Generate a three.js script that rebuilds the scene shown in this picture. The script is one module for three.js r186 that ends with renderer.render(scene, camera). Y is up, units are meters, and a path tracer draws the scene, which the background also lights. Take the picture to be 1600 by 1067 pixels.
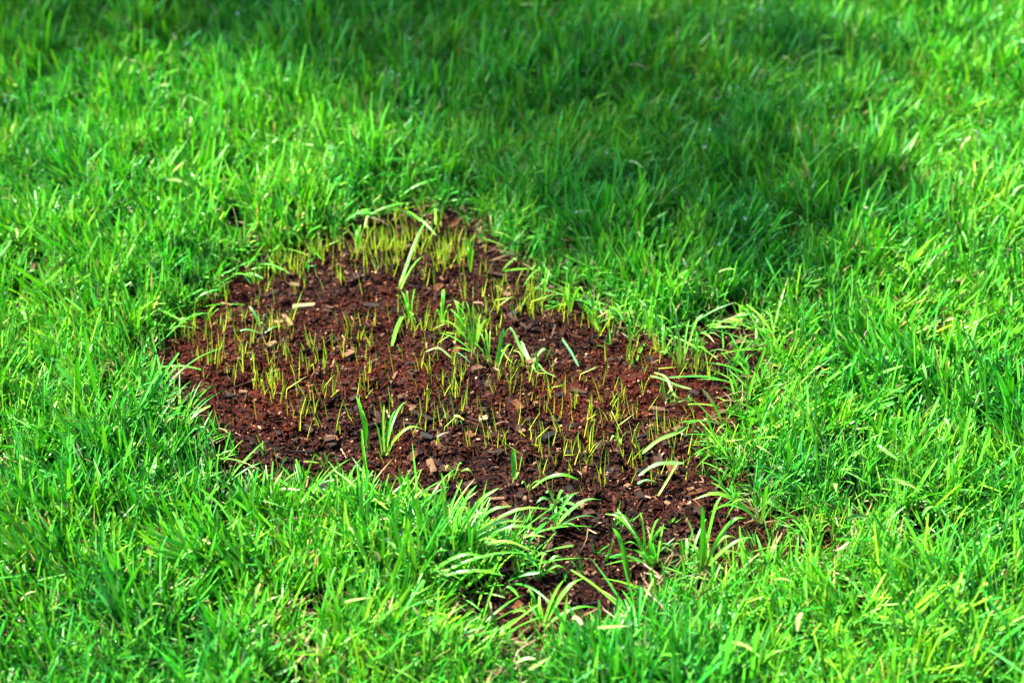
import * as THREE from 'three';
import { Sky } from 'three/addons/objects/Sky.js';

// ---------------------------------------------------------------- camera, sky, sun, exposure
const PITCH = 36 * Math.PI / 180, FOV = 20, DIST = 1.55, CAMH = DIST * Math.sin(PITCH);
const scene = new THREE.Scene();
const camera = new THREE.PerspectiveCamera(FOV, 1600 / 1067, 0.05, 400);
camera.position.set(0, CAMH, 0);
camera.lookAt(0, CAMH - Math.sin(PITCH), -Math.cos(PITCH));
camera.focus = 1.42;
camera.userData.fStop = 5.6;

const SUN = new THREE.Vector3(-0.58, 0.72, -0.28).normalize();
const sky = new Sky();
sky.scale.setScalar(300);
sky.name = 'sky'; sky.userData.kind = 'structure';
const su = sky.material.uniforms;
su.sunPosition.value.copy(SUN);
su.turbidity.value = 9; su.rayleigh.value = 1.0; su.mieCoefficient.value = 0.004; su.mieDirectionalG.value = 0.75;
if (su.cloudCoverage) { su.cloudCoverage.value = 0.6; su.cloudDensity.value = 0.6; }
scene.add(sky);
scene.environmentIntensity = 0.1;
const sun = new THREE.DirectionalLight(new THREE.Color(1.0, 0.95, 0.8), 5);
sun.position.copy(SUN).multiplyScalar(12).add(new THREE.Vector3(0, 0, -1.4));
sun.target.position.set(0, 0, -1.4);
sun.castShadow = true; sun.shadow.radius = 2.5;
sun.shadow.mapSize.set(4096, 4096);
Object.assign(sun.shadow.camera, { left: -3, right: 3, top: 3, bottom: -3, near: 0.5, far: 30 });
scene.add(sun, sun.target);
const renderer = new THREE.WebGLRenderer({ antialias: true });
renderer.setSize(1024, 682);
renderer.toneMapping = THREE.LinearToneMapping;
renderer.toneMappingExposure = 9.0;
renderer.shadowMap.enabled = true;

// ---------------------------------------------------------------- helpers
let seedState = 20240611;
const rnd = () => { seedState = (seedState + 0x6D2B79F5) | 0; let t = Math.imul(seedState ^ (seedState >>> 15), 1 | seedState); t = (t + Math.imul(t ^ (t >>> 7), 61 | t)) ^ t; return ((t ^ (t >>> 14)) >>> 0) / 4294967296; };
const rr = (a, b) => a + (b - a) * rnd();
const gauss = () => (rnd() + rnd() + rnd() + rnd() - 2) * 1.0;
const pick = (a) => a[Math.floor(rnd() * a.length)];
const clamp = (x, a = 0, b = 1) => Math.min(b, Math.max(a, x));
const smooth = (a, b, x) => { const t = clamp((x - a) / (b - a)); return t * t * (3 - 2 * t); };
const V = (x, y, z) => new THREE.Vector3(x, y, z);
const hash2 = (i, j) => { let h = Math.imul(i, 374761393) ^ Math.imul(j, 668265263); h = Math.imul(h ^ (h >>> 13), 1274126177); return ((h ^ (h >>> 16)) >>> 0) / 4294967296; };
function noise(x, y) {
  const i = Math.floor(x), j = Math.floor(y), fx = x - i, fy = y - j, u = fx * fx * (3 - 2 * fx), v = fy * fy * (3 - 2 * fy);
  const a = hash2(i, j), b = hash2(i + 1, j), c = hash2(i, j + 1), d = hash2(i + 1, j + 1);
  return a + (b - a) * u + (c - a) * v + (a - b - c + d) * u * v;
}
const fbm = (x, y, n = 4) => { let s = 0, a = 0.5, t = 0; for (let k = 0; k < n; k++) { s += a * noise(x, y); t += a; a *= 0.5; x = x * 2.03 + 17.1; y = y * 2.03 + 9.7; } return s / t; };
const usedNames = {};
const numbered = (n) => { const k = usedNames[n] = (usedNames[n] ?? -1) + 1; return k ? `${n}_${String(k).padStart(3, '0')}` : n; };
function tag(o, label, category, group, kind) {
  if (label) o.userData.label = label;
  if (category) o.userData.category = category;
  if (group) o.userData.group = group;
  if (kind) o.userData.kind = kind;
  return o;
}
const add = (o, name) => { o.name = numbered(name); scene.add(o); return o; };
const shadows = (o) => { o.castShadow = o.receiveShadow = true; return o; };

// a photograph pixel is a direction; the point is where it meets the level y = h
const TF = Math.tan(FOV * Math.PI / 360), CP = Math.cos(PITCH), SP = Math.sin(PITCH);
function ground(u, v, h = 0) {
  const a = (u - 800) / 533.5 * TF, b = -(v - 533.5) / 533.5 * TF;
  const dy = -SP + b * CP, dz = -CP - b * SP, s = (h - CAMH) / dy;
  return V(a * s, h, dz * s);
}

// ---------------------------------------------------------------- outline of the bare patch, at the feet of the grass
const PATCH = [[285, 488], [325, 455], [385, 420], [440, 394], [520, 374], [568, 342], [620, 328], [690, 326], [738, 318], [772, 360], [806, 396], [862, 428],
  [916, 468], [962, 500], [1005, 522], [1055, 534], [1095, 520], [1150, 502], [1188, 522], [1192, 562], [1150, 600], [1128, 640], [1130, 700],
  [1142, 750], [1135, 778], [1215, 815], [1275, 848], [1258, 890], [1155, 892], [1060, 872], [1022, 885], [1008, 935], [992, 978], [925, 994], [850, 988], [775, 982], [728, 950],
  [788, 915], [815, 885], [792, 850], [700, 820], [640, 790], [560, 776], [480, 778], [395, 768], [335, 722], [305, 668], [250, 615], [238, 550], [258, 510]].map(([u, v]) => ground(u, v));
function patchDistance(x, z) {          // metres, negative inside the bare soil
  let best = 1e9, inside = false;
  for (let i = 0, j = PATCH.length - 1; i < PATCH.length; j = i++) {
    const a = PATCH[j], b = PATCH[i], dx = b.x - a.x, dz = b.z - a.z;
    const t = clamp(((x - a.x) * dx + (z - a.z) * dz) / (dx * dx + dz * dz));
    const ex = x - a.x - t * dx, ez = z - a.z - t * dz, d = ex * ex + ez * ez;
    if (d < best) best = d;
    if ((a.z > z) !== (b.z > z) && x < (b.x - a.x) * (z - a.z) / (b.z - a.z) + a.x) inside = !inside;
  }
  return (inside ? -1 : 1) * Math.sqrt(best);
}
const edgeDistance = (x, z) => patchDistance(x, z) + (fbm(x * 55, z * 55, 3) - 0.5) * 0.026 + (fbm(x * 18 + 4, z * 18, 2) - 0.5) * 0.022;
const PEAT = [[320, 560, 80], [430, 615, 85], [560, 575, 70], [995, 590, 85], [900, 625, 70], [650, 590, 50], [1110, 640, 60], [330, 470, 50]].map(([u, v, s]) => [ground(u, v), s / 1950]);
function redness(x, z) {                // fine red peat lies in drifts between the bark
  let k = 0.45 * smooth(0.45, 0.65, fbm(x * 11 + 5, z * 11 + 2, 3));
  for (const [p, s] of PEAT) k = Math.max(k, Math.exp(-((x - p.x) ** 2 + ((z - p.z) * 0.8) ** 2) / (s * s)));
  return clamp(k + (fbm(x * 60, z * 60, 3) - 0.5) * 0.7);
}
function soilHeight(x, z) {
  const clod = Math.pow(noise(x * 85, z * 85), 2) * 0.0060 + Math.abs(noise(x * 230 + 3, z * 230) - 0.5) * 0.0064 + noise(x * 520, z * 520 + 7) * 0.0020;
  return (fbm(x * 9, z * 9, 2) - 0.5) * 0.012 + clod - 0.004;
}

// ---------------------------------------------------------------- textures (grain and fibre only)
function texture(w, h, f, srgb) {
  const d = new Uint8Array(w * h * 4);
  for (let j = 0; j < h; j++) for (let i = 0; i < w; i++) { const c = f(i / w, j / h, i, j); const k = (j * w + i) * 4; d[k] = c[0] * 255; d[k + 1] = c[1] * 255; d[k + 2] = c[2] * 255; d[k + 3] = 255; }
  const t = new THREE.DataTexture(d, w, h); t.wrapS = t.wrapT = THREE.RepeatWrapping; t.magFilter = THREE.LinearFilter; t.minFilter = THREE.LinearMipmapLinearFilter; t.generateMipmaps = true;
  if (srgb) t.colorSpace = THREE.SRGBColorSpace; t.needsUpdate = true; return t;
}
const tile = (x, y, n, s) => { const i = Math.floor(x * n), j = Math.floor(y * n), fx = x * n - i, fy = y * n - j, u = fx * fx * (3 - 2 * fx), v = fy * fy * (3 - 2 * fy), q = (a, b) => hash2(((a % n) + n) % n + s * 131, ((b % n) + n) % n); return (q(i, j) * (1 - u) + q(i + 1, j) * u) * (1 - v) + (q(i, j + 1) * (1 - u) + q(i + 1, j + 1) * u) * v; };
const veinMap = texture(64, 64, (u, v) => { const s = 0.86 + 0.14 * Math.cos(u * Math.PI * 2 * 7), g = 0.88 + 0.12 * tile(u, v, 16, 3); const c = clamp(s * g); return [c, c, c]; }, true);
const soilBump = texture(512, 512, (u, v) => { const c = 0.45 * tile(u, v, 48, 1) + 0.33 * tile(u, v, 110, 2) + 0.22 * tile(u, v, 230, 5); return [c, c, c]; });
const grainMap = texture(128, 128, (u, v) => { const s = tile(u * 1.0, v * 0.06 + 0.3, 64, 4) * 0.5 + tile(u, v * 0.1, 26, 8) * 0.5, c = 0.5 + 0.5 * s * (0.8 + 0.2 * tile(u, v, 20, 6)); return [c, c * 0.98, c * 0.96]; }, true);

// ---------------------------------------------------------------- materials
const leafMaterial = (o = {}) => new THREE.MeshPhysicalMaterial({ color: 0xffffff, vertexColors: true, map: veinMap, roughness: 1, transmission: 0.24, thickness: 0, ior: 1.4, specularIntensity: 0.2, clearcoat: 0.42, clearcoatRoughness: 0.36, side: THREE.DoubleSide, ...o });
const M = {
  grass: leafMaterial(),
  seedling: leafMaterial({ clearcoat: 0.35 }),
  soil: new THREE.MeshPhysicalMaterial({ vertexColors: true, roughness: 0.9, specularIntensity: 0.1, bumpMap: soilBump, bumpScale: 0.0022 }),
  crumb: new THREE.MeshPhysicalMaterial({ color: 0xffffff, roughness: 0.85, specularIntensity: 0.1 }),
  earth: new THREE.MeshStandardMaterial({ color: new THREE.Color().setRGB(0.06, 0.042, 0.02), roughness: 1, bumpMap: soilBump, bumpScale: 0.004 }),
  dew: new THREE.MeshPhysicalMaterial({ color: 0xffffff, roughness: 0.02, transmission: 1, thickness: 0.002, ior: 1.33, specularIntensity: 1 }),
  bark: new THREE.MeshStandardMaterial({ color: new THREE.Color().setRGB(0.09, 0.065, 0.045), roughness: 0.95, bumpMap: soilBump, bumpScale: 0.01 }),
  treeLeaf: new THREE.MeshPhysicalMaterial({ color: new THREE.Color().setRGB(0.05, 0.11, 0.02), roughness: 0.9, transmission: 0.35, thickness: 0, side: THREE.DoubleSide }),
};
const wood = (r, g, b, rough = 0.78) => new THREE.MeshPhysicalMaterial({ specularIntensity: 0.2, color: new THREE.Color().setRGB(r, g, b), roughness: rough, map: grainMap, bumpMap: grainMap, bumpScale: 0.0006 });
const WOOD = {
  tan: [wood(0.15, 0.082, 0.04), wood(0.1, 0.052, 0.028), wood(0.18, 0.105, 0.055)],
  brown: [wood(0.032, 0.0145, 0.008), wood(0.048, 0.022, 0.012), wood(0.02, 0.009, 0.006)],
  orange: [wood(0.11, 0.038, 0.011), wood(0.075, 0.027, 0.009)],
  black: [wood(0.006, 0.005, 0.005, 0.7), wood(0.009, 0.007, 0.007, 0.7)],
  cream: [wood(0.3, 0.25, 0.11)],
};

// ---------------------------------------------------------------- ribbons: grass blades
class MB {
  constructor() { this.p = []; this.c = []; this.u = []; this.i = []; }
  ribbon(P, width, side0, twist, fold, color) {
    const n = P.length - 1, base = this.p.length / 3, T = V(), S = V(), N = V(), c = [0, 0, 0];
    for (let k = 0; k <= n; k++) {
      const t = k / n;
      T.subVectors(P[Math.min(n, k + 1)], P[Math.max(0, k - 1)]).normalize();
      S.copy(side0).addScaledVector(T, -side0.dot(T)).normalize().applyAxisAngle(T, twist * t);
      N.crossVectors(S, T);
      const w = width(t) / 2, p = P[k];
      color(t, c);
      for (const [s, f] of [[-1, 0], [0, 1], [1, 0]]) {
        this.p.push(p.x + S.x * s * w - N.x * f * fold * w, p.y + S.y * s * w - N.y * f * fold * w, p.z + S.z * s * w - N.z * f * fold * w);
        const m = f ? 1.12 : 1;
        this.c.push(c[0] * m, c[1] * m, c[2] * m);
        this.u.push((s + 1) / 2, t * 3);
      }
      if (k < n) { const a = base + k * 3; for (const q of [0, 1]) this.i.push(a + q, a + q + 1, a + q + 3, a + q + 1, a + q + 4, a + q + 3); }
    }
  }
  geometry() {
    const g = new THREE.BufferGeometry();
    g.setAttribute('position', new THREE.Float32BufferAttribute(this.p, 3));
    g.setAttribute('color', new THREE.Float32BufferAttribute(this.c, 3));
    g.setAttribute('uv', new THREE.Float32BufferAttribute(this.u, 2));
    g.setIndex(this.i); g.computeVertexNormals(); return g;
  }
}
const pointed = (w) => (t) => w * (t < 0.12 ? 0.55 + t * 3.75 : t < 0.5 ? 1 : Math.max(0.03, 1 - Math.pow((t - 0.5) / 0.5, 1.7)));
const cut = (w) => (t) => w * (t < 0.12 ? 0.6 + t * 3.33 : t < 0.6 ? 1 : (1 - (t - 0.6) * 0.5) * (t > 0.94 ? 0.62 : 1));
const GREENS = [[0.034, 0.32, 0.002], [0.06, 0.38, 0.003], [0.015, 0.22, 0.002], [0.14, 0.45, 0.008], [0.025, 0.29, 0.012], [0.07, 0.39, 0.006], [0.1, 0.38, 0.04]];
const STRAW = [[0.42, 0.33, 0.13], [0.36, 0.3, 0.1]];
const bladeColor = (g, dry = 0, pale = [0.27, 0.33, 0.07], upTo = 0.22) => (t, c) => {
  const k = 1 - smooth(0, upTo, t), d = dry && t > 1 - dry ? 0.8 : 0;
  for (let q = 0; q < 3; q++) { c[q] = g[q] + (pale[q] - g[q]) * k * 0.75; if (d) c[q] += (STRAW[0][q] - c[q]) * d; }
};
function blade(mb, x, z, len, w, az, lean, curve, o = {}) {
  const n = o.n ?? 6, P = [V(x, o.y ?? 0, z)], dir = V(Math.cos(az), 0, Math.sin(az));
  for (let k = 1; k <= n; k++) {
    const t = (k - 0.5) / n, th = lean + curve * Math.pow(t, 1.4) + (o.kink && k / n > o.kinkAt ? o.kink : 0);
    P.push(P[k - 1].clone().addScaledVector(dir, Math.sin(th) * len / n).add(V(0, Math.cos(th) * len / n, 0)));
  }
  const side = V(-Math.sin(az + (o.turn ?? 0)), 0, Math.cos(az + (o.turn ?? 0)));
  mb.ribbon(P, (o.cut ? cut : pointed)(w), side, o.twist ?? 0, o.fold ?? 0.3, o.color ?? bladeColor(pick(GREENS)));
  return P;
}

// ---------------------------------------------------------------- ground and soil
{
  const g = new THREE.Mesh(new THREE.PlaneGeometry(300, 300, 1, 1).rotateX(-Math.PI / 2), M.earth);
  g.geometry.attributes.uv.array.forEach((v, k, a) => { a[k] = v * 900; });
  g.position.y = -0.016; g.receiveShadow = true; g.name = 'ground'; g.userData.kind = 'structure'; scene.add(g);

  const x0 = -0.62, x1 = 0.62, z0 = -2.05, z1 = -0.72, nx = 340, nz = 360;
  const p = [], c = [], u = [], idx = [];
  for (let j = 0; j <= nz; j++) for (let i = 0; i <= nx; i++) {
    const x = x0 + (x1 - x0) * i / nx, z = z0 + (z1 - z0) * j / nz, rim = i === 0 || j === 0 || i === nx || j === nz;
    p.push(x, rim ? -0.03 : soilHeight(x, z), z); u.push(x * 6, z * 6);
    const red = redness(x, z), k = 0.55 + 0.9 * noise(x * 330, z * 330);
    c.push((0.0065 + 0.0135 * red) * k, (0.0019 + 0.0014 * red) * k, (0.0013 + 0.0004 * red) * k);
    if (i < nx && j < nz) { const a = j * (nx + 1) + i; idx.push(a, a + nx + 1, a + 1, a + 1, a + nx + 1, a + nx + 2); }
  }
  const sg = new THREE.BufferGeometry();
  sg.setAttribute('position', new THREE.Float32BufferAttribute(p, 3)); sg.setAttribute('color', new THREE.Float32BufferAttribute(c, 3)); sg.setAttribute('uv', new THREE.Float32BufferAttribute(u, 2));
  sg.setIndex(idx); sg.computeVertexNormals();
  const s = shadows(new THREE.Mesh(sg, M.soil)); s.name = 'soil'; s.userData.kind = 'structure'; scene.add(s);
}

// ---------------------------------------------------------------- the lawn: grass nobody could count
const lawn = add(new THREE.Group(), 'lawn_grass');
tag(lawn, 'bright green lawn grass surrounding the bare patch of soil', 'grass', null, 'stuff');
const protos = [];
function tuftProto(fine, lush) {
  const mb = new MB(), blades = [], n = fine ? 10 : 8, lean0 = rr(0, 6.28);
  for (let k = 0; k < n; k++) {
    const az = rr(0, 6.283), L = (fine ? rr(0.019, 0.041) : rr(0.020, 0.044)) * (lush ? 1.15 : 1), w = fine ? rr(0.0008, 0.0014) : rr(0.0013, 0.0028);
    const long = rnd() < 0.10, dry = rnd() < 0.07 ? rr(0.15, 0.5) : 0, straw = rnd() < 0.012;
    const P = blade(mb, gauss() * 0.006, gauss() * 0.006, L * (long ? 1.25 : 1), w, az, rr(0.02, 0.5), rr(0.0, 0.75), { cut: rnd() < 0.4, twist: rr(-0.9, 0.9), turn: rr(-0.6, 0.6), fold: rr(0.1, 0.45), color: bladeColor(straw ? pick(STRAW) : pick(GREENS), dry), kink: rnd() < 0.12 ? rr(0.5, 1.1) : 0, kinkAt: rr(0.4, 0.7), y: -0.004, n: 6 });
    blades.push(P);
  }
  return { geometry: mb.geometry(), blades, m: [], c: [] };
}
for (let k = 0; k < 10; k++) protos.push(tuftProto(false, k < 4));
for (let k = 0; k < 8; k++) protos.push(tuftProto(true, false));
const placed = [];
const UPV = V(0, 1, 0);
function plant(x, z, scale, dense, thin) {
  const fineShare = smooth(0.45, 0.65, fbm(x * 4 + 40, z * 4 + 9, 3));
  const q = rnd() < (thin ? 0.8 : fineShare * 0.75 + 0.15) ? protos[10 + Math.floor(rnd() * 8)] : protos[Math.floor(rnd() * 10)];
  const flow = fbm(x * 11 + 90, z * 11 + 30, 3) * 16, amount = 0.08 + 0.55 * smooth(0.42, 0.72, fbm(x * 14, z * 14 + 60, 2));
  const tilt = new THREE.Quaternion().setFromAxisAngle(V(-Math.sin(flow), 0, Math.cos(flow)).normalize(), -(amount + gauss() * 0.12));
  const rot = tilt.multiply(new THREE.Quaternion().setFromAxisAngle(UPV, rr(0, 6.283)));
  const tall = 0.55 + 0.95 * fbm(x * 16 + 3, z * 16 + 70, 3), s = scale * tall * rr(0.85, 1.12);
  const m = new THREE.Matrix4().compose(V(x, 0, z), rot, V(s, s, s));
  const warm = smooth(0.25, 0.75, fbm(x * 15 + 11, z * 15 + 77, 3)), b = rr(0.78, 1.2);
  q.m.push(m); q.c.push([b * (0.5 + 0.95 * warm), b * (0.8 + 0.32 * warm), b * rr(0.6, 1.4)]);
  if (dense) placed.push([q, m]);
}
for (let z = -2.55; z < -0.66; z += 0.0067) {
  const hw = 0.36 * Math.hypot(z, CAMH) * 0.98 + 0.09;
  for (let x = -hw; x < hw; x += 0.0067) {
    const X = x + rr(-0.0055, 0.0055), Z = z + rr(-0.0055, 0.0055), d = edgeDistance(X, Z);
    if ((d > 0.03 && fbm(X * 45 + 8, Z * 45, 2) < 0.34) || d < -0.04 || rnd() > 0.035 + 0.965 * smooth(-0.026, 0.042, d)) continue;
    plant(X, Z, 0.42 + 0.58 * smooth(-0.025, 0.06, d) + rr(-0.12, 0.12), true, d < 0.01);
  }
}
for (let k = 0; k < 8000; k++) {
  const x = rr(-3.2, 3.2), z = rr(-4.6, 1.2);
  if (z > -2.6 && z < -0.62 && Math.abs(x) < 0.35 * Math.hypot(z, CAMH) + 0.07) continue;
  if (Math.hypot(x, z) < 0.35) continue;
  plant(x, z, rr(1.0, 1.25), false);
}
for (const q of protos) {
  const im = shadows(new THREE.InstancedMesh(q.geometry, M.grass, q.m.length)), c = new THREE.Color();
  q.m.forEach((m, k) => { im.setMatrixAt(k, m); im.setColorAt(k, c.setRGB(...q.c[k])); });
  im.name = 'grass'; im.userData.kind = 'stuff'; lawn.add(im);
}

// dew on the blades
{
  const spots = [], v = V();
  for (let k = 0; k < 16000; k++) {
    const [q, m] = pick(placed), P = pick(q.blades), t = rnd() < 0.45 ? P.length - 1 : 2 + Math.floor(rnd() * (P.length - 2));
    v.copy(P[t]).applyMatrix4(m); if (v.y < 0.02 || v.z < -2.0) continue;
    spots.push([v.clone(), Math.pow(rnd(), 3) * 0.0009 + 0.0005]);
  }
  const im = new THREE.InstancedMesh(new THREE.IcosahedronGeometry(1, 3), M.dew, spots.length);
  spots.forEach(([p, r], k) => im.setMatrixAt(k, new THREE.Matrix4().compose(p, new THREE.Quaternion(), V(r, r * 0.9, r))));
  shadows(im); im.name = 'dew_drops'; tag(im, 'tiny clear dew drops on the lawn blades', 'dew', null, 'stuff'); scene.add(im);
}

// ---------------------------------------------------------------- crumbs of peat and bark on the soil
function crumbGeometry(k) {
  const g = new THREE.IcosahedronGeometry(1, 0), p = g.attributes.position, seen = {};
  for (let i = 0; i < p.count; i++) {
    const key = [p.getX(i), p.getY(i), p.getZ(i)].map((a) => a.toFixed(3)).join();
    const s = seen[key] ??= rr(0.6, 1.25);
    p.setXYZ(i, p.getX(i) * s, p.getY(i) * s * (k % 2 ? 0.45 : 0.75), p.getZ(i) * s * (k % 3 ? 0.7 : 1));
  }
  g.computeVertexNormals(); return g;
}
const crumbs = add(new THREE.Group(), 'soil_crumbs');
tag(crumbs, 'dark reddish brown crumbs of peat and bark covering the soil', 'soil crumbs', null, 'stuff');
{
  const box = new THREE.Box3().setFromPoints(PATCH), kinds = [];
  for (let k = 0; k < 5; k++) kinds.push({ g: crumbGeometry(k), m: [], c: [] });
  for (let k = 0; k < 200000; k++) {
    const x = rr(box.min.x - 0.04, box.max.x + 0.04), z = rr(box.min.z - 0.04, box.max.z + 0.04);
    if (edgeDistance(x, z) > 0.03) continue;
    const red = redness(x, z), q = pick(kinds), roll = rnd();
    const size = (0.0004 + Math.pow(rnd(), 3.5) * 0.0022 * (1 - 0.25 * red)) * (roll > 0.93 ? 0.8 : 1);
    const stretch = rnd() < 0.5 ? rr(1.5, 4.5) : 1;
    let c;
    if (roll > 0.978) c = [0.26, 0.14, 0.085]; else if (roll > 0.93) c = [0.11, 0.046, 0.024];
    else if (roll > 0.7) c = [0.028, 0.009, 0.004]; else if (roll > 0.5 + 0.14 * red) c = [0.0036, 0.0025, 0.002]; else c = [0.012 + 0.025 * red, 0.0033 + 0.0022 * red, 0.0015];
    const b = rr(0.6, 1.4);
    q.m.push(new THREE.Matrix4().compose(V(x, soilHeight(x, z) + size * 0.25, z), new THREE.Quaternion().setFromEuler(new THREE.Euler(gauss() * 0.5, rr(0, 6.28), gauss() * 0.5)), V(size * stretch, size * rr(0.5, 1), size / Math.sqrt(stretch))));
    q.c.push(c.map((e) => e * b));
  }
  for (const q of kinds) {
    const im = shadows(new THREE.InstancedMesh(q.g, M.crumb, q.m.length)), c = new THREE.Color();
    q.m.forEach((m, k) => { im.setMatrixAt(k, m); im.setColorAt(k, c.setRGB(...q.c[k])); });
    im.name = 'crumbs'; im.userData.kind = 'stuff'; crumbs.add(im);
  }
}

// ---------------------------------------------------------------- wood chips, one by one
function chipGeometry(kind) {
  const outline = [], n = 8;                                    // unit length along x, unit width along z, unit thickness
  const top = [], bot = [];
  for (let k = 0; k < n; k++) {
    const a = (k + 0.5) / n * Math.PI * 2, e = kind === 'splinter' ? 0.55 : 0.28;
    const x = Math.sign(Math.cos(a)) * Math.pow(Math.abs(Math.cos(a)), e) * 0.5 * rr(0.86, 1.05), z = Math.sign(Math.sin(a)) * Math.pow(Math.abs(Math.sin(a)), 0.4) * 0.5 * rr(0.8, 1.1);
    top.push([x * 0.94, 0.5 + rr(-0.18, 0.18), z * 0.88]); bot.push([x, -0.5, z]); outline.push([x, z]);
  }
  const p = [], u = [], tri = (...v) => { for (const q of v) { p.push(...q); u.push(q[2] * 0.5 + 0.5 + q[1] * 0.07, q[0] * 0.5); } };
  const ct = [rr(-0.1, 0.1), 0.5 + rr(-0.1, 0.25), rr(-0.1, 0.1)];
  for (let k = 0; k < n; k++) { const j = (k + 1) % n; tri(ct, top[j], top[k]); tri(top[k], top[j], bot[j]); tri(top[k], bot[j], bot[k]); }
  for (let k = 1; k < n - 1; k++) tri(bot[0], bot[k], bot[k + 1]);
  const g = new THREE.BufferGeometry();
  g.setAttribute('position', new THREE.Float32BufferAttribute(p, 3)); g.setAttribute('uv', new THREE.Float32BufferAttribute(u, 2)); g.computeVertexNormals(); return g;
}
const CHIPS = { chip: [0, 1, 2, 3, 4, 5].map(() => chipGeometry('chip')), splinter: [0, 1, 2, 3].map(() => chipGeometry('splinter')) };
const CHIPWORD = {
  tan: ['wood_chip', 'small tan wood chip lying on the dark soil', 'tan wood chips on the soil'],
  brown: ['bark_chip', 'dull brown bark chip lying on the dark soil', 'brown bark chips on the soil'],
  orange: ['wood_chip', 'orange brown wood chip lying on the dark soil', 'orange brown wood chips on the soil'],
  black: ['bark_chip', 'black charred looking bark chip lying on the soil', 'black bark chips on the soil'],
};
let chipCount = 0;
function chip(x, z, len, wid, thick, turn, tone, shape, label, category = 'wood chip') {
  const m = shadows(new THREE.Mesh(pick(CHIPS[shape]), pick(WOOD[tone]))), word = CHIPWORD[tone];
  add(m, shape === 'splinter' ? 'wood_splinter' : word ? word[0] : 'wood_chip');
  m.scale.set(len, thick, wid);
  let top = -1; for (const [a, b] of [[0, 0], [0.35, 0], [-0.35, 0], [0, 0.3], [0, -0.3]]) top = Math.max(top, soilHeight(x + Math.cos(turn) * a * len - Math.sin(turn) * b * wid * 0, z - Math.sin(turn) * a * len + b * wid));
  m.position.set(x, top + thick * 0.2, z); m.rotation.set(gauss() * 0.14, turn, gauss() * 0.12);
  if (label) tag(m, label, category);
  else if (shape === 'splinter') tag(m, `thin ${tone === 'black' ? 'blackish' : tone === 'orange' ? 'orange brown' : tone} wood splinter lying across the soil`, 'splinter', `${tone} splinters on the soil`);
  else tag(m, word[1], 'wood chip', word[2]);
  chipCount++; return m;
}
function chipAt(u0, v0, u1, v1, widthPx, tone, shape = 'chip', label) {
  const a = ground(u0, v0, 0.004), b = ground(u1, v1, 0.004), len = Math.max(0.004, a.distanceTo(b)), w = widthPx / 1950;
  return chip((a.x + b.x) / 2, (a.z + b.z) / 2, len, w, clamp(w * 0.4, 0.0012, 0.004), -Math.atan2(b.z - a.z, b.x - a.x), tone, shape, label);
}
chipAt(456, 479, 495, 477, 11, 'cream', 'chip', 'cream coloured oblong wood chip, the palest one on the soil');
for (const a of [
  [409, 456, 438, 446, 8, 'brown', 'splinter'], [441, 492, 457, 510, 8, 'tan', 'splinter'], [566, 474, 594, 477, 11, 'brown'], [548, 388, 572, 381, 14, 'tan'], [518, 376, 538, 370, 12, 'tan'], [417, 543, 432, 536, 12, 'tan'],
  [537, 554, 553, 547, 12, 'tan'], [573, 566, 592, 557, 5, 'tan', 'splinter'], [637, 636, 680, 654, 7, 'brown', 'splinter'], [672, 682, 699, 697, 10, 'orange', 'splinter'], [668, 704, 709, 732, 8, 'brown', 'splinter'],
  [669, 712, 679, 733, 11, 'tan'], [802, 628, 816, 641, 13, 'orange'], [729, 668, 740, 678, 12, 'orange'], [748, 652, 762, 650, 13, 'cream', 'chip', 'stubby cream wood chip near the middle of the bare soil'], [846, 687, 867, 676, 14, 'black'], [656, 672, 676, 682, 13, 'black'],
  [664, 519, 680, 530, 11, 'brown'], [737, 579, 754, 575, 14, 'tan'], [890, 613, 918, 619, 11, 'brown'], [860, 644, 874, 658, 11, 'brown'], [1012, 633, 1042, 638, 10, 'tan'], [1113, 648, 1135, 642, 10, 'tan'], [1104, 659, 1130, 662, 10, 'brown'],
  [1076, 614, 1092, 621, 11, 'brown'], [1042, 675, 1068, 669, 8, 'tan', 'splinter'], [1027, 707, 1034, 730, 14, 'brown'], [1045, 722, 1053, 736, 12, 'orange'], [1057, 713, 1058, 735, 6, 'tan', 'splinter'], [994, 735, 1012, 732, 12, 'black'], [935, 690, 937, 715, 10, 'brown', 'splinter'],
  [1075, 774, 1108, 762, 11, 'orange', 'splinter'], [904, 790, 916, 782, 16, 'tan'], [912, 802, 930, 797, 14, 'brown'], [976, 762, 984, 757, 8, 'tan'], [724, 756, 744, 750, 12, 'brown'], [665, 756, 690, 757, 8, 'brown', 'splinter'], [800, 957, 817, 939, 13, 'orange', 'splinter'],
  [752, 941, 770, 925, 12, 'brown', 'splinter'], [790, 901, 811, 903, 9, 'tan'], [765, 776, 794, 774, 6, 'tan', 'splinter'], [815, 842, 832, 838, 12, 'black'], [583, 655, 600, 648, 10, 'brown'], [475, 655, 487, 668, 9, 'brown', 'splinter'], [372, 611, 386, 609, 8, 'tan'], [545, 640, 560, 630, 12, 'brown'], [755, 425, 800, 430, 7, 'brown', 'splinter'], [700, 350, 735, 325, 10, 'orange', 'splinter'], [786, 485, 825, 478, 7, 'brown', 'splinter'], [790, 497, 828, 518, 7, 'brown', 'splinter'], [680, 455, 690, 444, 16, 'orange'], [1095, 430, 1110, 445, 12, 'orange'], [1140, 535, 1165, 530, 9, 'tan'],
]) chipAt(...a);
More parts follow.
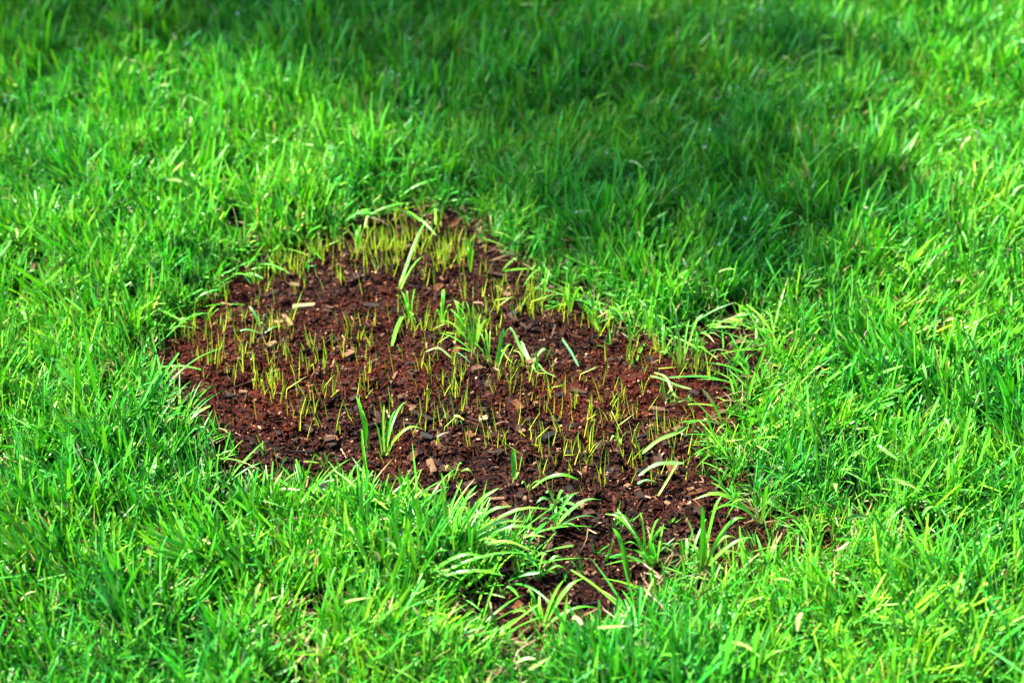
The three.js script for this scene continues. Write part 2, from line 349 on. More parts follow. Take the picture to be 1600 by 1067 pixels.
{
  const box = new THREE.Box3().setFromPoints(PATCH);
  let guard = 0;
  while (chipCount < 296 && guard++ < 20000) {
    const x = rr(box.min.x, box.max.x), z = rr(box.min.z, box.max.z), d = patchDistance(x, z);
    if (d > -0.006) continue;
    const red = redness(x, z);
    if (rnd() < red * 0.75) continue;
    const r = rnd(), tone = r < 0.16 ? 'tan' : r < 0.74 ? 'brown' : r < 0.85 ? 'orange' : 'black', sp = rnd() < 0.3;
    const len = sp ? rr(0.009, 0.02) : rr(0.005, 0.0115), w = sp ? rr(0.0014, 0.003) : len * rr(0.4, 0.75);
    chip(x, z, len, w, rr(0.0007, 0.0016), rr(0, 6.28), tone, sp ? 'splinter' : 'chip');
  }
  // smaller flakes of the same wood
  const flakes = add(new THREE.Group(), 'bark_flakes');
  tag(flakes, 'fine bark flakes strewn between the larger chips', 'bark flakes', null, 'stuff');
  const tones = [['tan', 0.2], ['brown', 0.65], ['black', 0.15]];
  for (const [tone, share] of tones) for (const shape of ['chip', 'splinter']) {
    const list = [];
    for (let k = 0; k < 3600 * share; k++) {
      const x = rr(box.min.x - 0.03, box.max.x + 0.03), z = rr(box.min.z - 0.03, box.max.z + 0.03);
      if (edgeDistance(x, z) > 0.02) continue;
      const red = redness(x, z); if (rnd() < red * 0.6) continue;
      const len = shape === 'chip' ? rr(0.002, 0.0052) : rr(0.003, 0.009);
      list.push(new THREE.Matrix4().compose(V(x, soilHeight(x, z) + 0.0008, z), new THREE.Quaternion().setFromEuler(new THREE.Euler(gauss() * 0.35, rr(0, 6.28), gauss() * 0.35)), V(len, rr(0.0005, 0.0012), shape === 'chip' ? len * rr(0.4, 0.8) : rr(0.0005, 0.0012))));
    }
    const im = shadows(new THREE.InstancedMesh(pick(CHIPS[shape]), WOOD[tone][0], list.length));
    list.forEach((m, k) => im.setMatrixAt(k, m)); im.name = 'flakes'; im.userData.kind = 'stuff'; flakes.add(im);
  }
}

// ---------------------------------------------------------------- seedlings on the bare soil
const SEED_PALE = [0.7, 0.62, 0.02];
const seedGeometries = [];
for (let k = 0; k < 24; k++) {
  const mb = new MB(), n = k < 15 ? 1 : k < 22 ? 2 : 3;
  for (let b = 0; b < n; b++) blade(mb, gauss() * 0.002, gauss() * 0.002, rr(0.009, 0.026), rr(0.00042, 0.00075), rr(0, 6.28), rr(0.02, 0.35), rr(-0.2, 0.6), { turn: rr(-1, 1), fold: 0.25, y: -0.002, n: 5, color: bladeColor([0.28, 0.54, 0.015], 0, SEED_PALE, 0.75), kink: rnd() < 0.06 ? rr(0.4, 1) : 0, kinkAt: 0.55 });
  seedGeometries.push(mb.geometry());
}
// where the seedlings stand thick: pixel, spread in pixels, how many
const SEED_SPOTS = [[440, 415, 60, 26], [520, 410, 60, 30], [610, 400, 55, 34], [700, 410, 55, 30], [640, 350, 60, 16], [330, 470, 40, 10], [300, 530, 30, 10], [400, 520, 60, 22], [340, 570, 50, 14], [420, 600, 55, 18], [480, 560, 60, 16], [560, 540, 60, 16], [740, 520, 45, 26], [800, 470, 60, 24], [860, 480, 50, 18], [660, 520, 50, 18], [930, 510, 40, 12], [1010, 555, 40, 12], [1090, 590, 30, 10], [480, 640, 60, 14], [560, 610, 70, 14], [700, 600, 70, 14], [800, 600, 60, 16], [880, 640, 70, 18], [980, 640, 60, 12], [1040, 680, 60, 14], [900, 700, 60, 16], [790, 690, 60, 10], [720, 670, 50, 8], [960, 720, 60, 12], [620, 670, 50, 8], [1060, 740, 40, 8], [870, 760, 60, 6]];
{
  let n = 0; const extra = seedGeometries.map(() => []), spots = [];
  for (const [u, v, sp, count] of SEED_SPOTS) for (let k = 0; k < count * 2.2; k++) { const g = ground(u + gauss() * sp, v + gauss() * sp * 0.62); if (patchDistance(g.x, g.z) < 0.006) spots.push([g, v]); }
  spots.sort((a, b) => b[0].z - a[0].z);
  for (const [g, v] of spots) {
    const gi = Math.floor(rnd() * seedGeometries.length);
    const turn = rr(0, 6.28), sc = rr(0.75, 1.25) * (v < 440 ? 1.08 : 1);
    if (n < 300) {
      const m = shadows(new THREE.Mesh(seedGeometries[gi], M.seedling)); add(m, 'grass_seedling');
      m.position.set(g.x, soilHeight(g.x, g.z), g.z); m.rotation.set(gauss() * 0.25, turn, gauss() * 0.25); m.scale.setScalar(sc);
      tag(m, 'thin yellow green grass seedling sprouting from the bare soil', 'seedling', 'seedlings sprouting on the bare soil'); n++;
    } else extra[gi].push(new THREE.Matrix4().compose(V(g.x, soilHeight(g.x, g.z), g.z), new THREE.Quaternion().setFromEuler(new THREE.Euler(gauss() * 0.12, turn, gauss() * 0.12)), V(sc, sc, sc)));
  }
  const rest = add(new THREE.Group(), 'seedling_growth'); tag(rest, 'further thin seedlings scattered over the soil', 'seedlings', null, 'stuff');
  extra.forEach((list, k) => { if (!list.length) return; const im = shadows(new THREE.InstancedMesh(seedGeometries[k], M.seedling, list.length)); list.forEach((m, q) => im.setMatrixAt(q, m)); im.name = 'seedlings'; im.userData.kind = 'stuff'; rest.add(im); });
}

// ---------------------------------------------------------------- single tufts, blade by blade
function bladeMesh(parent, P, w, o = {}) {
  const mb = new MB(), curve = new THREE.CatmullRomCurve3(P), n = o.n ?? 8;
  const pts = curve.getPoints(n), d = P[P.length - 1].clone().sub(P[0]), az = Math.atan2(d.z, d.x) + (o.turn ?? 0);
  mb.ribbon(pts, (o.cut ? cut : pointed)(w), o.side ?? V(-Math.sin(az), 0, Math.cos(az)), o.twist ?? 0, o.fold ?? 0.3, o.color ?? bladeColor(pick(GREENS)));
  const m = shadows(new THREE.Mesh(mb.geometry(), M.grass)); m.name = 'leaf_blade'; parent.add(m); return m;
}
const FRESH = [[0.085, 0.42, 0.007], [0.055, 0.38, 0.005], [0.14, 0.46, 0.014]];
// blades: [tip u, tip v, tip height m, width mm, arch]
const sheathGeometry = new THREE.CylinderGeometry(0.0007, 0.0011, 0.008, 6, 1, true).translate(0, 0.003, 0);
const sheathMaterial = leafMaterial({ vertexColors: false, color: new THREE.Color().setRGB(0.42, 0.38, 0.1) });
function sheath(parent) { const m = shadows(new THREE.Mesh(sheathGeometry, sheathMaterial)); m.name = 'sheath'; m.rotation.set(gauss() * 0.2, rr(0, 6), gauss() * 0.2); parent.add(m); }
function tuft(name, label, category, u, v, blades, group, o = {}) {
  const t = new THREE.Group(), b = ground(u, v); b.y = soilHeight(b.x, b.z) - 0.002;
  add(t, name); t.position.copy(b); tag(t, label, category, group); sheath(t);
  for (const [tu, tv, h, w, arch = 0.3, isCut = 0] of blades) {
    const tip = ground(tu, tv, h).sub(b), P = [V(gauss() * 0.0015, 0, gauss() * 0.0015), V(tip.x * 0.33, tip.y * (0.42 + arch * 0.5), tip.z * 0.33), V(tip.x * 0.7, tip.y * (0.8 + arch * 0.5), tip.z * 0.7), tip];
    bladeMesh(t, P, w / 1000 * 0.7, { cut: isCut, turn: rr(-0.5, 0.5), twist: rr(-0.7, 0.7), fold: rr(0.12, 0.35), color: bladeColor(pick(o.greens ?? FRESH), 0, o.pale ?? [0.34, 0.36, 0.07], 0.3) });
  }
  return t;
}
tuft('grass_tuft', 'broad pale grass sprout leaning over the seedlings by the far rim of the soil', 'grass tuft', 622, 456, [[668, 342, 0.035, 4.2, 0.2], [665, 398, 0.022, 2.2, 0.3], [640, 430, 0.02, 1.6]]);
tuft('grass_tuft', 'grass sprout with one blunt wide blade drooping onto the soil', 'grass tuft', 634, 486, [[612, 540, 0.004, 4.4, 1.6, 1], [618, 462, 0.02, 2.6, 0.3], [650, 505, 0.006, 2.4, 1.0]]);
tuft('grass_tuft', 'dense fine bladed grass tuft in the middle of the bare soil', 'grass tuft', 742, 556, [[676, 520, 0.012, 1.8, 0.8], [690, 500, 0.022, 1.6, 0.5], [704, 484, 0.03, 1.7], [716, 478, 0.034, 1.6], [728, 470, 0.036, 1.8], [738, 478, 0.036, 1.7], [752, 490, 0.032, 1.6], [762, 498, 0.03, 1.8], [700, 545, 0.006, 2.2, 1.2], [712, 520, 0.016, 1.4, 0.7], [746, 505, 0.03, 1.5], [722, 505, 0.024, 1.5]]);
tuft('grass_tuft', 'short yellow based grass tuft beside a black clod', 'grass tuft', 764, 573, [[750, 520, 0.022, 1.6], [758, 512, 0.026, 1.8], [766, 516, 0.026, 1.5], [740, 535, 0.016, 1.5], [748, 542, 0.012, 1.4]], null, { pale: [0.5, 0.42, 0.05] });
tuft('grass_tuft', 'wide bladed sprout with a bent leaf beside the fine tuft', 'grass tuft', 776, 582, [[788, 512, 0.032, 4.4, 0.2], [782, 530, 0.022, 2.4], [800, 538, 0.014, 2.6, 0.9]]);
tuft('grass_tuft', 'lone upright blunt grass blade standing amid loose clippings', 'grass tuft', 841, 591, [[837, 549, 0.02, 3.0, 0.1, 1]]);
tuft('grass_tuft', 'pale sprout with two long blades rising above the lower left soil', 'grass tuft', 575, 694, [[556, 618, 0.03, 4.0, 0.2], [566, 640, 0.026, 3.0, 0.2], [572, 655, 0.02, 2.0]]);
tuft('grass_tuft', 'leafy sprout with an arching blade beside brown splinters', 'grass tuft', 598, 704, [[600, 632, 0.03, 2.4, 0.2], [618, 640, 0.03, 3.0, 0.2], [664, 672, 0.012, 3.2, 1.0], [636, 627, 0.01, 2.8, 1.0], [585, 660, 0.022, 2.2]]);
tuft('grass_tuft', 'single broad blade standing upright in front of the dark soil', 'grass tuft', 803, 762, [[802, 702, 0.026, 4.6, 0.1, 1], [812, 738, 0.008, 2.4, 1.0]]);
tuft('grass_tuft', 'blue green sprout with a blade held out sideways', 'grass tuft', 411, 530, [[388, 478, 0.022, 3.0, 0.3], [374, 517, 0.008, 2.2, 1.2, 1], [436, 510, 0.008, 2.6, 1.0], [413, 490, 0.022, 1.6], [420, 500, 0.018, 1.8]], null, { greens: [[0.07, 0.25, 0.05]] });
tuft('grass_tuft', 'sprout with a long narrow dark blade near the yellow flake', 'grass tuft', 712, 660, [[699, 608, 0.026, 2.0, 0.2], [690, 655, 0.01, 1.4, 0.8], [720, 640, 0.014, 1.4], [724, 668, 0.006, 1.6, 0.9]], null, { greens: [[0.04, 0.18, 0.02]] });
tuft('grass_tuft', 'short leafy sprout at the foot of a brown splinter', 'grass tuft', 710, 745, [[695, 735, 0.012, 2.6, 0.8], [722, 724, 0.014, 2.2, 0.4], [740, 742, 0.006, 3.0, 1.2], [700, 750, 0.008, 2.4, 0.9], [716, 735, 0.012, 2.0]]);
tuft('grass_tuft', 'low spreading weed with short wide leaves on the soil', 'weed', 868, 790, [[838, 786, 0.008, 4.2, 1.0], [852, 770, 0.012, 4.4, 0.6], [882, 768, 0.012, 4.0, 0.6], [896, 780, 0.008, 4.4, 1.0], [905, 796, 0.006, 4.6, 1.0], [868, 808, 0.004, 3.6, 1.2], [890, 806, 0.004, 4.4, 1.2], [858, 800, 0.006, 3.6, 1.0], [880, 788, 0.012, 4.0, 0.7]], null, { greens: [[0.06, 0.24, 0.022]] });
tuft('grass_tuft', 'sprout of long wide blades reaching right over the lower soil', 'grass tuft', 862, 826, [[942, 781, 0.024, 4.6, 0.5], [940, 812, 0.012, 4.6, 0.8], [908, 830, 0.008, 3.6, 1.0], [880, 805, 0.02, 4.4, 0.4], [905, 770, 0.022, 3.6, 0.5]], null, { greens: [[0.055, 0.24, 0.018]] });
tuft('grass_tuft', 'arching wide blade over the soil beside the weed', 'grass tuft', 824, 768, [[905, 750, 0.014, 4.2, 1.0], [850, 760, 0.014, 2.4, 0.7], [815, 756, 0.012, 3.0, 0.6]]);
tuft('grass_tuft', 'small sprout with a fork of two short leaves', 'grass tuft', 967, 690, [[953, 690, 0.008, 3.2, 1.0], [970, 696, 0.004, 3.2, 1.4, 1], [960, 665, 0.02, 1.2]]);
tuft('grass_tuft', 'thin sprout with two long yellow green blades by the right rim', 'grass tuft', 1108, 722, [[1100, 660, 0.028, 2.0, 0.1], [1106, 668, 0.026, 1.8, 0.1], [1087, 715, 0.012, 2.2, 0.8]]);
tuft('grass_tuft', 'yellow based bushy tuft standing on the right rim of the soil', 'grass tuft', 1065, 582, [[1050, 470, 0.05, 3.2, 0.2], [1078, 500, 0.045, 3.0, 0.3], [1040, 510, 0.035, 2.4], [1100, 490, 0.05, 3.4, 0.3], [1130, 530, 0.04, 3.0, 0.6], [1150, 556, 0.02, 2.4, 0.9], [1020, 530, 0.025, 2.2, 0.4], [1060, 520, 0.035, 2.2], [1030, 550, 0.018, 2.0, 0.5], [1085, 530, 0.035, 2.6], [1105, 545, 0.03, 2.4, 0.4]], null, { pale: [0.5, 0.45, 0.05], greens: [[0.12, 0.34, 0.03], [0.1, 0.31, 0.03]] });
tuft('grass_tuft', 'single wide grass blade stretched from the left rim onto red soil', 'grass tuft', 258, 520, [[334, 490, 0.012, 4.2, 0.7], [300, 500, 0.012, 2.4, 0.7]]);
tuft('grass_tuft', 'sprout with a wide folded blade leaning toward the lower soil', 'grass tuft', 985, 905, [[957, 824, 0.035, 4.8, 0.2], [965, 838, 0.03, 3.4, 0.2]]);
tuft('grass_tuft', 'spreading leafy tuft standing between two soil gaps at the near rim', 'grass tuft', 1010, 872, [[960, 800, 0.03, 2.4, 0.4], [1000, 800, 0.03, 2.2, 0.2], [945, 803, 0.02, 3.0, 0.8], [1045, 828, 0.02, 3.2, 0.8], [1030, 810, 0.03, 2.8, 0.3], [975, 850, 0.012, 2.6, 0.8], [1050, 855, 0.012, 3.2, 0.9], [990, 840, 0.025, 2.0]]);
tuft('grass_tuft', 'tall leafy tuft with upright broad blades on the near right rim', 'grass tuft', 1095, 900, [[1063, 798, 0.055, 4.2, 0.2], [1098, 790, 0.06, 4.4, 0.2], [1128, 775, 0.06, 4.0, 0.3], [1170, 810, 0.045, 4.2, 0.5], [1150, 840, 0.03, 3.6, 0.6], [1050, 850, 0.03, 3.4, 0.4], [1110, 840, 0.04, 3.6], [1080, 860, 0.03, 2.8], [1190, 842, 0.025, 3.4, 0.7]]);
tuft('grass_tuft', 'tuft with one long broad arched blade over the right soil gap', 'grass tuft', 1190, 815, [[1085, 780, 0.022, 4.4, 0.8], [1110, 800, 0.02, 3.0, 0.7], [1140, 790, 0.035, 3.2, 0.4], [1200, 760, 0.05, 3.6, 0.2], [1160, 765, 0.045, 3.2, 0.2]]);
tuft('grass_tuft', 'tuft of broad blades leaning right across the near rim', 'grass tuft', 700, 880, [[865, 796, 0.045, 4.6, 0.5], [850, 830, 0.035, 4.2, 0.6], [780, 762, 0.06, 4.6, 0.2], [745, 758, 0.06, 4.4, 0.2], [836, 862, 0.025, 4.2, 0.8], [820, 815, 0.04, 3.8, 0.4], [800, 790, 0.05, 4.2, 0.3], [690, 740, 0.06, 4.6, 0.2], [760, 800, 0.045, 3.8], [790, 850, 0.03, 3.6, 0.5], [725, 790, 0.05, 3.8]]);
tuft('grass_tuft', 'tuft of yellow veined blades lying toward the bottom soil nook', 'grass tuft', 650, 925, [[838, 866, 0.03, 3.4, 0.6], [790, 900, 0.02, 3.8, 0.8], [760, 870, 0.035, 3.6, 0.5], [700, 860, 0.045, 4.2, 0.3], [640, 830, 0.06, 4.4, 0.1], [720, 905, 0.025, 3.2, 0.6], [680, 880, 0.04, 3.4]]);
tuft('grass_tuft', 'grass tuft with a pale wide blade over the bottom soil nook', 'grass tuft', 845, 985, [[915, 902, 0.03, 4.6, 0.4], [882, 905, 0.03, 2.8, 0.2], [826, 920, 0.025, 3.2, 0.3], [800, 958, 0.015, 3.4, 0.8], [935, 950, 0.015, 3.0, 0.8]]);
tuft('grass_tuft', 'fanned grass tuft rooted in the soil below the wide sprout', 'grass tuft', 838, 905, [[880, 870, 0.014, 3.0, 0.7], [884, 888, 0.01, 3.0, 0.8], [872, 898, 0.006, 2.8, 1.0], [846, 880, 0.018, 2.4, 0.3], [812, 885, 0.014, 3.2, 0.7], [826, 870, 0.02, 2.6, 0.3], [855, 865, 0.022, 2.6, 0.4]]);

for (const [u, v] of [[640, 505], [690, 512], [722, 528], [850, 468], [890, 492], [930, 512], [985, 535], [1035, 558], [1090, 566], [1015, 530], [560, 400], [735, 425]]) {
  const bl = []; for (let k = 0; k < 7; k++) bl.push([u + gauss() * 22, v - rr(22, 62), rr(0.012, 0.032), rr(1.2, 2.4), rr(0.1, 0.8)]);
  tuft('grass_tuft', 'small fine bladed grass tuft standing among the seedlings on the soil', 'grass tuft', u, v, bl, 'fine tufts among the seedlings', { pale: [0.42, 0.4, 0.04] });
}

// tufts hanging over the rim of the bare patch
{
  const starts = [];
  for (let i = 0; i < PATCH.length; i++) {
    const a = PATCH[i], b = PATCH[(i + 1) % PATCH.length], L = a.distanceTo(b);
    for (let t = rr(0, 0.008); t < L; t += rr(0.014, 0.03)) starts.push([a.clone().lerp(b, t / L), b.clone().sub(a).normalize()]);
  }
  for (const [p, d] of starts) {
    let out = V(d.z, 0, -d.x); if (patchDistance(p.x + out.x * 0.006, p.z + out.z * 0.006) < 0) out.negate();
    const q = p.clone().addScaledVector(out, rr(-0.002, 0.014)), g = new THREE.Group();
    add(g, 'grass_tuft'); g.position.set(q.x, soilHeight(q.x, q.z) - 0.002, q.z);
    tag(g, 'leafy green grass tuft on the rim of the bare soil', 'grass tuft', 'grass tufts along the rim of the soil'); sheath(g);
    const far = out.z < -0.3, n = Math.floor(rr(4, 8));
    for (let k = 0; k < n; k++) {
      const flop = rnd() < 0.35, az = Math.atan2(-out.z, -out.x) + gauss() * 1.5, L = flop ? rr(0.035, 0.062) : rr(0.016, 0.038), lean = flop ? rr(0.6, 1.15) : rr(0.1, 0.85), cv = rr(0.2, 1.0), P = [V(gauss() * 0.003, 0, gauss() * 0.003)];
      for (let s = 1; s <= 4; s++) { const th = lean + cv * Math.pow(s / 4, 1.3); P.push(P[s - 1].clone().add(V(Math.cos(az) * Math.sin(th) * L / 4, Math.max(Math.cos(th), -0.2) * L / 4, Math.sin(az) * Math.sin(th) * L / 4))); }
      bladeMesh(g, P, flop ? rr(0.0010, 0.0018) : rr(0.0010, 0.0026), { n: 7, cut: rnd() < 0.35, turn: rr(-0.6, 0.6), twist: rr(-0.8, 0.8), color: bladeColor(pick(rnd() < 0.5 ? FRESH : GREENS), rnd() < 0.08 ? 0.3 : 0, [0.4, 0.4, 0.06], 0.3) });
    }
  }
}

// ---------------------------------------------------------------- loose clippings lying on the soil
function clipping(label, pts, w, color, group, name = 'grass_clipping', category = 'clipping') {
  const P = pts.map(([u, v, h = 0.004]) => { const g = ground(u, v, 0.003); g.y = soilHeight(g.x, g.z) + h; return g; }), o = P[0].clone(), mb = new MB(), d = P[P.length - 1].clone().sub(P[0]);
  const curve = new THREE.CatmullRomCurve3(P.map((p) => p.clone().sub(o)), false, 'centripetal', 0.2), az = Math.atan2(d.z, d.x);
  mb.ribbon(curve.getPoints(12), (t) => w * 0.78 * (0.9 + 0.1 * Math.sin(t * 17)) * (t < 0.1 ? 0.6 + 4 * t : t > 0.85 ? 1 - (t - 0.85) * 4 : 1), V(-Math.sin(az), 0, Math.cos(az)), rr(-1.1, 1.1), 0.5, (t, c) => { c[0] = color[0]; c[1] = color[1]; c[2] = color[2]; });
  const m = shadows(new THREE.Mesh(mb.geometry(), M.grass)); add(m, name); m.position.copy(o);
  return tag(m, label, category, group);
}
const PALE = [0.11, 0.27, 0.04], TEAL = [0.05, 0.2, 0.06], YEL = [0.18, 0.26, 0.03];
clipping('straight blue green grass clipping lying alone on red soil', [[878, 546, 0.01], [892, 562], [904, 582]], 0.0028, TEAL);
clipping('pale bent grass clipping draped beside the fine tuft', [[783, 547, 0.012], [797, 538, 0.014], [812, 553, 0.008], [826, 568, 0.004], [838, 585]], 0.0032, PALE);
clipping('wide pale clipping resting across the bent clipping', [[813, 546, 0.008], [822, 560, 0.006], [830, 572]], 0.0042, PALE);
clipping('pale green clipping pointing at the upright blunt blade', [[832, 571], [850, 564, 0.008], [864, 563]], 0.0036, PALE);
clipping('narrow pale clipping curling away on the soil', [[840, 572], [852, 584], [868, 594]], 0.0022, PALE);
clipping('short curled yellow green clipping near the fine tuft', [[802, 556, 0.007], [811, 561, 0.007], [818, 574]], 0.0026, YEL);
clipping('yellowish clipping lying between fine tuft and curled clipping', [[783, 555], [793, 566], [802, 573]], 0.0024, YEL);
clipping('long pale half of a forked clipping on the right soil', [[1016, 596], [1030, 600, 0.007], [1060, 607, 0.006], [1080, 614]], 0.0034, PALE);
clipping('short yellow green half of a forked clipping on the right soil', [[1022, 587], [1040, 602, 0.008], [1054, 622, 0.004], [1066, 624]], 0.0026, YEL);
clipping('long folded grass clipping lying above the brown chips', [[1002, 709], [1030, 697, 0.008], [1056, 691, 0.008], [1073, 684, 0.01]], 0.0042, [0.13, 0.32, 0.035]);
clipping('broad green clipping held up like a bar near the right soil', [[998, 745], [1025, 743, 0.012], [1067, 744, 0.012]], 0.0044, [0.09, 0.28, 0.04]);
clipping('yellow green stem propped against the broad bar clipping', [[1028, 780], [1042, 765, 0.008], [1058, 745, 0.014]], 0.0024, [0.18, 0.33, 0.03]);
clipping('short dark green clipping below the broad bar clipping', [[996, 759], [1010, 758, 0.006], [1028, 760]], 0.0044, [0.07, 0.27, 0.05]);
clipping('thin green clipping aslant near the tan chip', [[1059, 637], [1068, 632], [1076, 627]], 0.0018, PALE);
clipping('bright lemon yellow leaf flake on the soil', [[709, 650], [716, 654, 0.006], [725, 656]], 0.0046, [0.4, 0.4, 0.06], null, 'leaf_flake', 'leaf flake');
clipping('pale straw bent over the lower soil nook', [[918, 842, 0.012], [916, 850, 0.008], [906, 868]], 0.0011, [0.3, 0.22, 0.1], null, 'dry_straw', 'straw');
clipping('yellow dry blade end hanging below the wide sprout', [[908, 824, 0.01], [920, 832, 0.006], [932, 839]], 0.0016, [0.3, 0.17, 0.06], null, 'dry_straw', 'straw');
clipping('pale dry stem lying beside the forked sprout', [[955, 648], [964, 664], [974, 682]], 0.0012, [0.3, 0.22, 0.07], null, 'dry_straw', 'straw');
clipping('dull green clipping with a straw tip near the far left soil', [[665, 555], [685, 553, 0.007], [706, 561]], 0.0024, [0.2, 0.26, 0.07]);
clipping('blue green narrow clipping on the soil left of the fine tuft', [[715, 555], [725, 564], [735, 573]], 0.0018, TEAL);
clipping('thin teal clipping leaning among the far right seedlings', [[912, 472, 0.01], [925, 480], [940, 489]], 0.0026, TEAL);
clipping('pale twig thin straw lying beside an orange splinter', [[682, 682], [692, 679], [702, 676]], 0.0016, [0.26, 0.24, 0.17], null, 'dry_straw', 'straw');

// loose clippings on the lawn
{
  const g = add(new THREE.Group(), 'mown_clippings'); tag(g, 'pale mown clippings scattered over the lawn', 'clippings', null, 'stuff');
  for (let v = 0; v < 3; v++) {
    const mb = new MB(), L = rr(0.010, 0.02); const P = [0, 1, 2, 3, 4].map((k) => V((k / 4 - 0.5) * L, Math.sin(k / 4 * 3) * 0.002, Math.sin(k) * 0.0006));
    mb.ribbon(P, (t) => 0.0024 * (t < 0.1 || t > 0.9 ? 0.6 : 1), V(0, 0, 1), rr(-1, 1), 0.3, (t, c) => { const q = [[0.11, 0.3, 0.04], [0.2, 0.32, 0.06], [0.25, 0.27, 0.09]][v]; c[0] = q[0]; c[1] = q[1]; c[2] = q[2]; });
    const list = [];
    for (let k = 0; k < 80; k++) { const p = ground(rr(-60, 1660), rr(0, 1090)), d = patchDistance(p.x, p.z); if (d < 0.02) continue; list.push(new THREE.Matrix4().compose(V(p.x, rr(0.018, 0.036), p.z), new THREE.Quaternion().setFromEuler(new THREE.Euler(gauss() * 0.9, rr(0, 6.28), gauss() * 0.9)), V(1, 1, 1).multiplyScalar(rr(0.7, 1.3)))); }
    const im = shadows(new THREE.InstancedMesh(mb.geometry(), M.grass, list.length)); list.forEach((m, k) => im.setMatrixAt(k, m)); im.name = 'clippings'; im.userData.kind = 'stuff'; g.add(im);
  }
}

// dead thatch between the stems
{
  const g = add(new THREE.Group(), 'dead_thatch'); tag(g, 'dry straw coloured thatch lying between the grass stems', 'thatch', null, 'stuff');
  for (let v = 0; v < 3; v++) {
    const mb = new MB(), L = rr(0.014, 0.03), P = [0, 1, 2, 3, 4].map((k) => V((k / 4 - 0.5) * L, Math.sin(k / 4 * 3.1) * 0.002, Math.sin(k * 1.3 + v) * 0.0015));
    const q = [[0.13, 0.08, 0.03], [0.085, 0.045, 0.018], [0.17, 0.12, 0.045]][v];
    mb.ribbon(P, (t) => 0.0011 * (t < 0.1 || t > 0.9 ? 0.5 : 1), V(0, 0, 1), rr(-1, 1), 0.4, (t, c) => { c[0] = q[0]; c[1] = q[1]; c[2] = q[2]; });
    const list = [];
    for (let k = 0; k < 2200; k++) { const p = ground(rr(-60, 1660), rr(0, 1100)), d = edgeDistance(p.x, p.z); if (d < -0.012) continue; list.push(new THREE.Matrix4().compose(V(p.x, soilHeight(p.x, p.z) + rr(0.001, d > 0.02 ? 0.012 : 0.004), p.z), new THREE.Quaternion().setFromEuler(new THREE.Euler(gauss() * 0.35, rr(0, 6.28), gauss() * 0.35)), V(1, 1, 1).multiplyScalar(rr(0.6, 1.3)))); }
    const im = shadows(new THREE.InstancedMesh(mb.geometry(), M.grass, list.length)); list.forEach((m, k) => im.setMatrixAt(k, m)); im.name = 'thatch'; im.userData.kind = 'stuff'; g.add(im);
  }
}

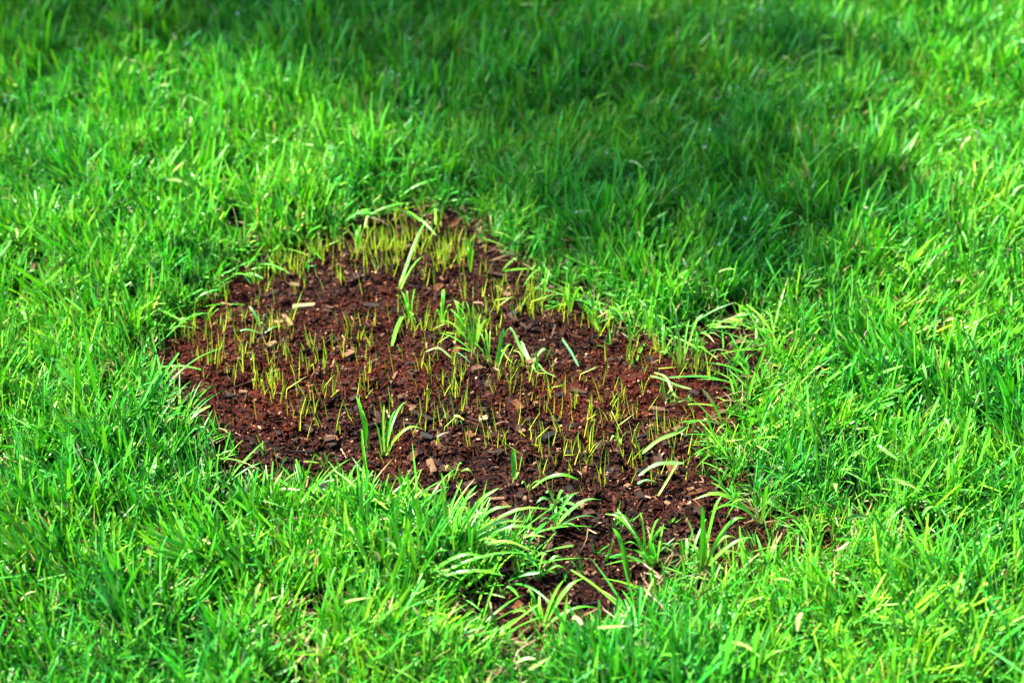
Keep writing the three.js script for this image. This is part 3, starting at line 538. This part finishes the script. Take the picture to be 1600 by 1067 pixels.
// ---------------------------------------------------------------- the tree, outside the frame, whose crown shades the far lawn
{
  const tree = add(new THREE.Group(), 'garden_tree'); tag(tree, 'small leafy tree beyond the lawn shading the grass', 'tree');
  const S = 2.7;
  const blobs = [[40, 0, 140], [190, 10, 130], [330, 10, 130], [470, 20, 130], [600, 60, 125], [720, 110, 100], [830, 60, 110], [860, 190, 95], [960, 120, 115], [980, 250, 95], [1080, 180, 115], [1100, 300, 95], [1190, 60, 110], [1210, 220, 110], [1220, 350, 85], [1320, 140, 95], [1330, 300, 75], [1000, 380, 60], [1120, 410, 65], [1290, 420, 50], [1420, 40, 70], [1000, 0, 110], [760, 260, 60], [130, 470, 35], [60, 860, 45], [130, 900, 40], [1380, 220, 55], [1180, 420, 55], [1060, 330, 70], [40, 120, 90], [150, 115, 80], [620, 150, 90], [700, 60, 110], [850, 330, 80], [930, 400, 70], [1000, 300, 90], [1060, 420, 80], [1130, 360, 90], [1210, 420, 80], [1280, 350, 90], [1300, 470, 60], [1400, 300, 60], [820, 250, 80], [60, 80, 110], [170, 75, 105], [290, 70, 105], [410, 80, 105], [520, 95, 95], [610, 120, 90], [690, 170, 80], [1270, 260, 90], [1340, 360, 70], [1180, 340, 80], [1400, 120, 70], [1240, 150, 90], [900, 300, 70], [960, 350, 60], [900, 160, 90], [1050, 90, 100], [1150, 250, 90], [780, 10, 110], [1280, 90, 80]];
  const base = V(-2.7, 0, -3.4), hub = V(-2.1, 1.7, -2.9), limbs = [], leaves = [];
  const clumps = blobs.map(([u, v, r]) => { const g = ground(u, v); const px = g.distanceTo(ground(u + 10, v)) / 10; return [g.addScaledVector(SUN, S + rr(-0.3, 0.3)), r * px * 1.15]; });
  for (let k = 0; k < 34; k++) { const g = V(rr(-1.3, 0.9), 0, rr(-3.1, -2.15)); clumps.push([g.addScaledVector(SUN, S + rr(-0.5, 0.7)), rr(0.12, 0.22)]); }
  const tube = (a, b, c, r0, r1) => { const cv = new THREE.QuadraticBezierCurve3(a, b, c), g = new THREE.TubeGeometry(cv, 8, 1, 6), p = g.attributes.position; for (let i = 0; i < p.count; i++) { const t = Math.floor(i / 7) / 8, o = cv.getPoint(t), r = r0 + (r1 - r0) * t; p.setXYZ(i, o.x + (p.getX(i) - o.x) * r, o.y + (p.getY(i) - o.y) * r, o.z + (p.getZ(i) - o.z) * r); } g.computeVertexNormals(); return g; };
  const part = (g, m, n) => { const o = shadows(new THREE.Mesh(g, m)); o.name = n; tree.add(o); return o; };
  part(tube(base, base.clone().lerp(hub, 0.5).add(V(-0.1, 0.2, 0)), hub, 0.09, 0.05), M.bark, 'trunk');
  for (const [c, r] of clumps) if (rnd() < 0.6) part(tube(hub.clone().lerp(base, rr(0, 0.25)), hub.clone().lerp(c, 0.5).add(V(0, rr(0.05, 0.2), 0)), c, 0.016, 0.003), M.bark, 'branch');
  const p = [], idx = [], X = V(), Y = V(), Z = V(), q = new THREE.Quaternion();
  for (const [c, r] of clumps) for (let k = 0, n = Math.round(1500 * r * r / 0.04 * 0.15); k < n; k++) {
    const o = V(gauss(), gauss(), gauss()).multiplyScalar(r * 0.8).add(c), L = rr(0.035, 0.06), b = p.length / 3;
    q.setFromEuler(new THREE.Euler(gauss() * 1.2, rr(0, 6.28), gauss() * 1.2)); X.set(1, 0, 0).applyQuaternion(q); Y.set(0, 1, 0).applyQuaternion(q); Z.set(0, 0, 1).applyQuaternion(q);
    for (const [a, w, h] of [[0, 0, 0], [0.35, 0.28, 0.05], [0.4, 0, 0], [0.35, -0.28, 0.05], [1, 0, -0.08]]) p.push(o.x + L * (X.x * a + Z.x * w + Y.x * h), o.y + L * (X.y * a + Z.y * w + Y.y * h), o.z + L * (X.z * a + Z.z * w + Y.z * h));
    idx.push(b, b + 1, b + 2, b, b + 2, b + 3, b + 1, b + 4, b + 2, b + 2, b + 4, b + 3);
  }
  const g = new THREE.BufferGeometry(); g.setAttribute('position', new THREE.Float32BufferAttribute(p, 3)); g.setIndex(idx); g.computeVertexNormals();
  part(g, M.treeLeaf, 'crown').userData.kind = 'stuff';
}

renderer.render(scene, camera);
